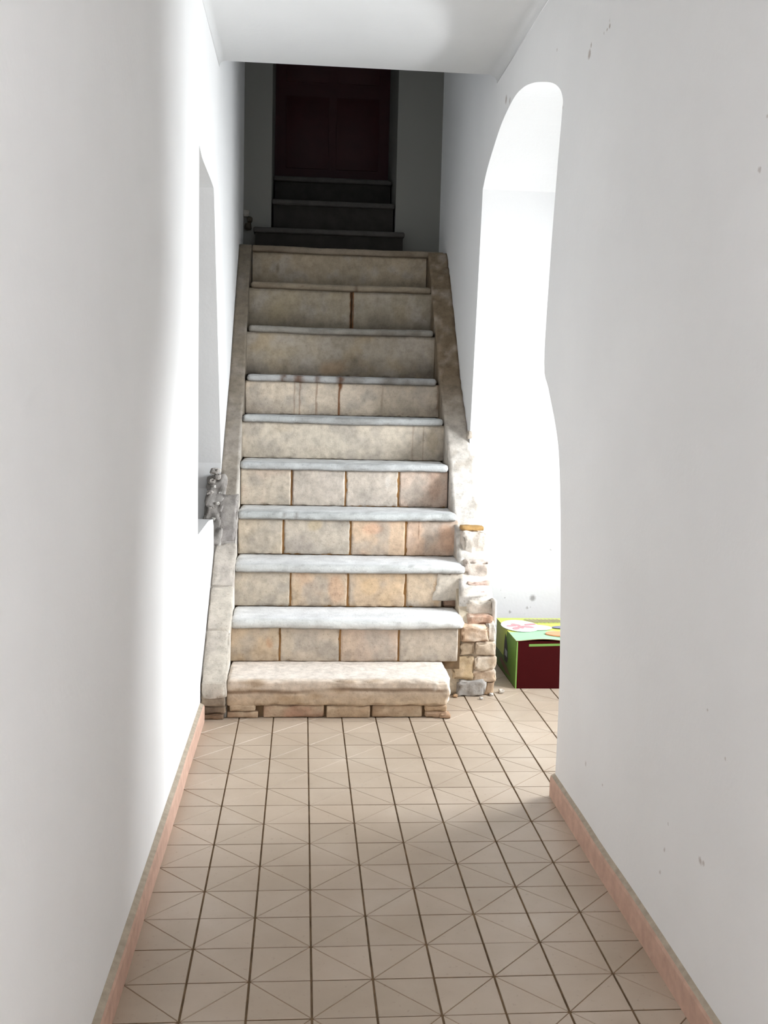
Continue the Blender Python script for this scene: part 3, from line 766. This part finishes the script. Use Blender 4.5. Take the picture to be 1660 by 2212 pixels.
def disc_panel(name, cx, cy, z, rx, ry, mat, parent, h=.0006, rot=0, n=28):
    vv = []
    for zz in (z, z+h):
        for i in range(n):
            a = 2*math.pi*i/n; x, y = rx*math.cos(a), ry*math.sin(a)
            vv.append((cx+x*math.cos(rot)-y*math.sin(rot), cy+x*math.sin(rot)+y*math.cos(rot), zz))
    ff = [list(range(n))[::-1], list(range(n, 2*n))]+[[i, (i+1) % n, n+(i+1) % n, n+i] for i in range(n)]
    return part(name, mesh(name, vv, ff), mat, parent)
def side(ya, yb, za, zb): return [(BX0, yb, za), (BX0, ya, za), (BX0, ya, zb), (BX0, yb, zb)]
sp_ = quad_panel('side_panel', side(BY0+.004, BY1, .004, BH-.006), m_green, cb)
def stripe(pts, mat, name, lift):
    vv = [Vector((BX0-lift, p[0], p[1])) for p in pts]; n = len(vv)
    vv += [q+Vector((-.0006, 0, 0)) for q in vv]
    ff = [list(range(n)), list(range(n, 2*n))[::-1]]+[[i, n+i, n+(i+1) % n, (i+1) % n] for i in range(n)]
    me = mesh(name, vv, ff); bm = bmesh.new(); bm.from_mesh(me); bmesh.ops.recalc_face_normals(bm, faces=bm.faces[:]); bm.to_mesh(me); bm.free()
    return part(name, me, mat, cb)
stripe([(2.49, .09), (2.30, .09), (2.22, .239), (2.49, .239)], m_lime, 'lime_band', .0008)
stripe([(2.26, .215), (2.235, .20), (2.20, .16), (2.18, .10), (2.20, .075), (2.26, .075), (2.28, .11), (2.275, .17)], m_black, 'printed_bottle', .0016)
stripe([(2.25, .105), (2.195, .105), (2.195, .135), (2.25, .14)], ctn('carton_grey', (150, 156, 160)), 'printed_label', .0024)
stripe([(2.34, .07), (2.20, .055), (2.10, .03), (2.22, .02), (2.40, .05)], ctn('carton_brown', (110, 84, 60)), 'printed_fruit', .0012)
# front corner edge and strip under the lid
quad_panel('corner_edge', [(BX0, BY0-.0002, .0), (BX0+.007, BY0-.0002, .0), (BX0+.007, BY0-.0002, BH-.006), (BX0, BY0-.0002, BH-.006)], m_edge, cb)
quad_panel('front_strip', [(BX0+.062, BY0-.0002, BH-.030), (BX1, BY0-.0002, BH-.020), (BX1, BY0-.0002, BH-.010), (BX0+.062, BY0-.0002, BH-.018)], m_edge, cb)
# lid: two flaps, front one bulging up a little
def lid():
    nx, ny = 16, 14; vv, ff, mi = [], [], []
    for s in (0, 1):
        for j in range(ny+1):
            for i in range(nx+1):
                u_, v_ = i/nx, j/ny
                x = BX0-.003+(BX1-BX0+.006)*u_; yv = BY0-.004+(BY1-BY0+.006)*v_
                z = BH-.003+.0025*s+.010*sstep(.5, 0, v_)*math.sin(min(1, u_*1.6)*math.pi)**1.5*1.0
                vv.append((x, yv, z))
    N = (nx+1)*(ny+1)
    for j in range(ny):
        for i in range(nx):
            a = j*(nx+1)+i; q = [a, a+1, a+nx+2, a+nx+1]
            ff.append([N+t for t in q]); mi.append(0 if (j/ny) > .30+.12*math.sin(i/nx*5) else 1); ff.append(q[::-1]); mi.append(2)
    ring = [i for i in range(nx+1)]+[j*(nx+1)+nx for j in range(1, ny+1)]+[ny*(nx+1)+i for i in range(nx-1, -1, -1)]+[j*(nx+1) for j in range(ny-1, 0, -1)]
    for k in range(len(ring)):
        a, b = ring[k], ring[(k+1) % len(ring)]; ff.append([a, b, N+b, N+a]); mi.append(2)
    me = mesh('lid', vv, ff)
    for m_ in (m_lime, m_mint, m_kraft): me.materials.append(m_)
    for i, p in enumerate(me.polygons): p.material_index = mi[i]
    return part('lid', me, m_lime, carton)
ld_ = lid()
def lp(px, py): 
    P = at(px, py, 2, BH+.004); return P.x, P.y
cx, cy = lp(1124, 1352)
zt = BH+.0035
disc_panel('printed_plate', cx, cy, zt, .098, .135, m_cwhite, ld_, .0015)
disc_panel('printed_plate', cx+.075, cy-.035, zt, .085, .06, m_cwhite, ld_, .0012)
random.seed(5)
for i in range(9):
    a = i*2.4; r_ = .016+.0075*i
    disc_panel('printed_food', cx-.005+r_*math.cos(a)*.9, cy+r_*math.sin(a), zt+.0016, .022+.006*(i % 3), .014+.004*(i % 2), m_rose if i % 3 else ctn('carton_cream', (230, 214, 206)), ld_, .0005+.0002*i, a)
ox, oy = lp(1196, 1371); disc_panel('printed_orange', ox+.02, oy, zt+.002, .060, .045, m_orange, ld_, .006)
gx_, gy_ = lp(1205, 1355); disc_panel('printed_swirl', gx_+.02, gy_, zt, .050, .028, m_lilac, ld_, .0012)
# illegible lettering across the back of the lid: slanted strokes
for i in range(9):
    x_, y_ = lp(1150+i*8.5, 1341); 
    a, b = .018, .085
    quad_panel('printed_stroke', [(x_, y_-b*.5, zt), (x_+.010, y_-b*.5, zt), (x_+.010-a*2, y_+b*.5, zt), (x_-a*2, y_+b*.5, zt)], ctn('carton_ink', (150, 128, 130)) if i == 0 else bpy.data.materials['carton_ink'], ld_)

# ------------------------------------------------------------------ crumbs on the floor
for i, (px, py, s, c, lb) in enumerate([(1074, 1497, .014, (186, 178, 168), 'largest grey plaster crumb on the tiles between broken masonry and printed carton'),
        (1062, 1503, .010, (206, 200, 192), 'whitish plaster crumb in front of the brown corner stone of the stringer'),
        (1040, 1511, .008, (190, 184, 176), 'tiny pale plaster crumb right in front of the grey foundation stone'),
        (984, 1506, .011, (170, 140, 110), 'brown brick crumb between the bottom step and the grey foundation stone')]):
    P = at(px, py, 2, 0)
    if i == 0: P.x += .02
    me = rough_box((P.x-s, P.x+s, P.y-s, P.y+s, .0, s*1.3), s*.5, (3, 3, 3), s*.4, 200+i, .9/s, None, flat_color(c, .1, i))
    thing(link('plaster_crumb', me, m_rough), lb, 'rubble', 'plaster crumbs by the broken masonry')
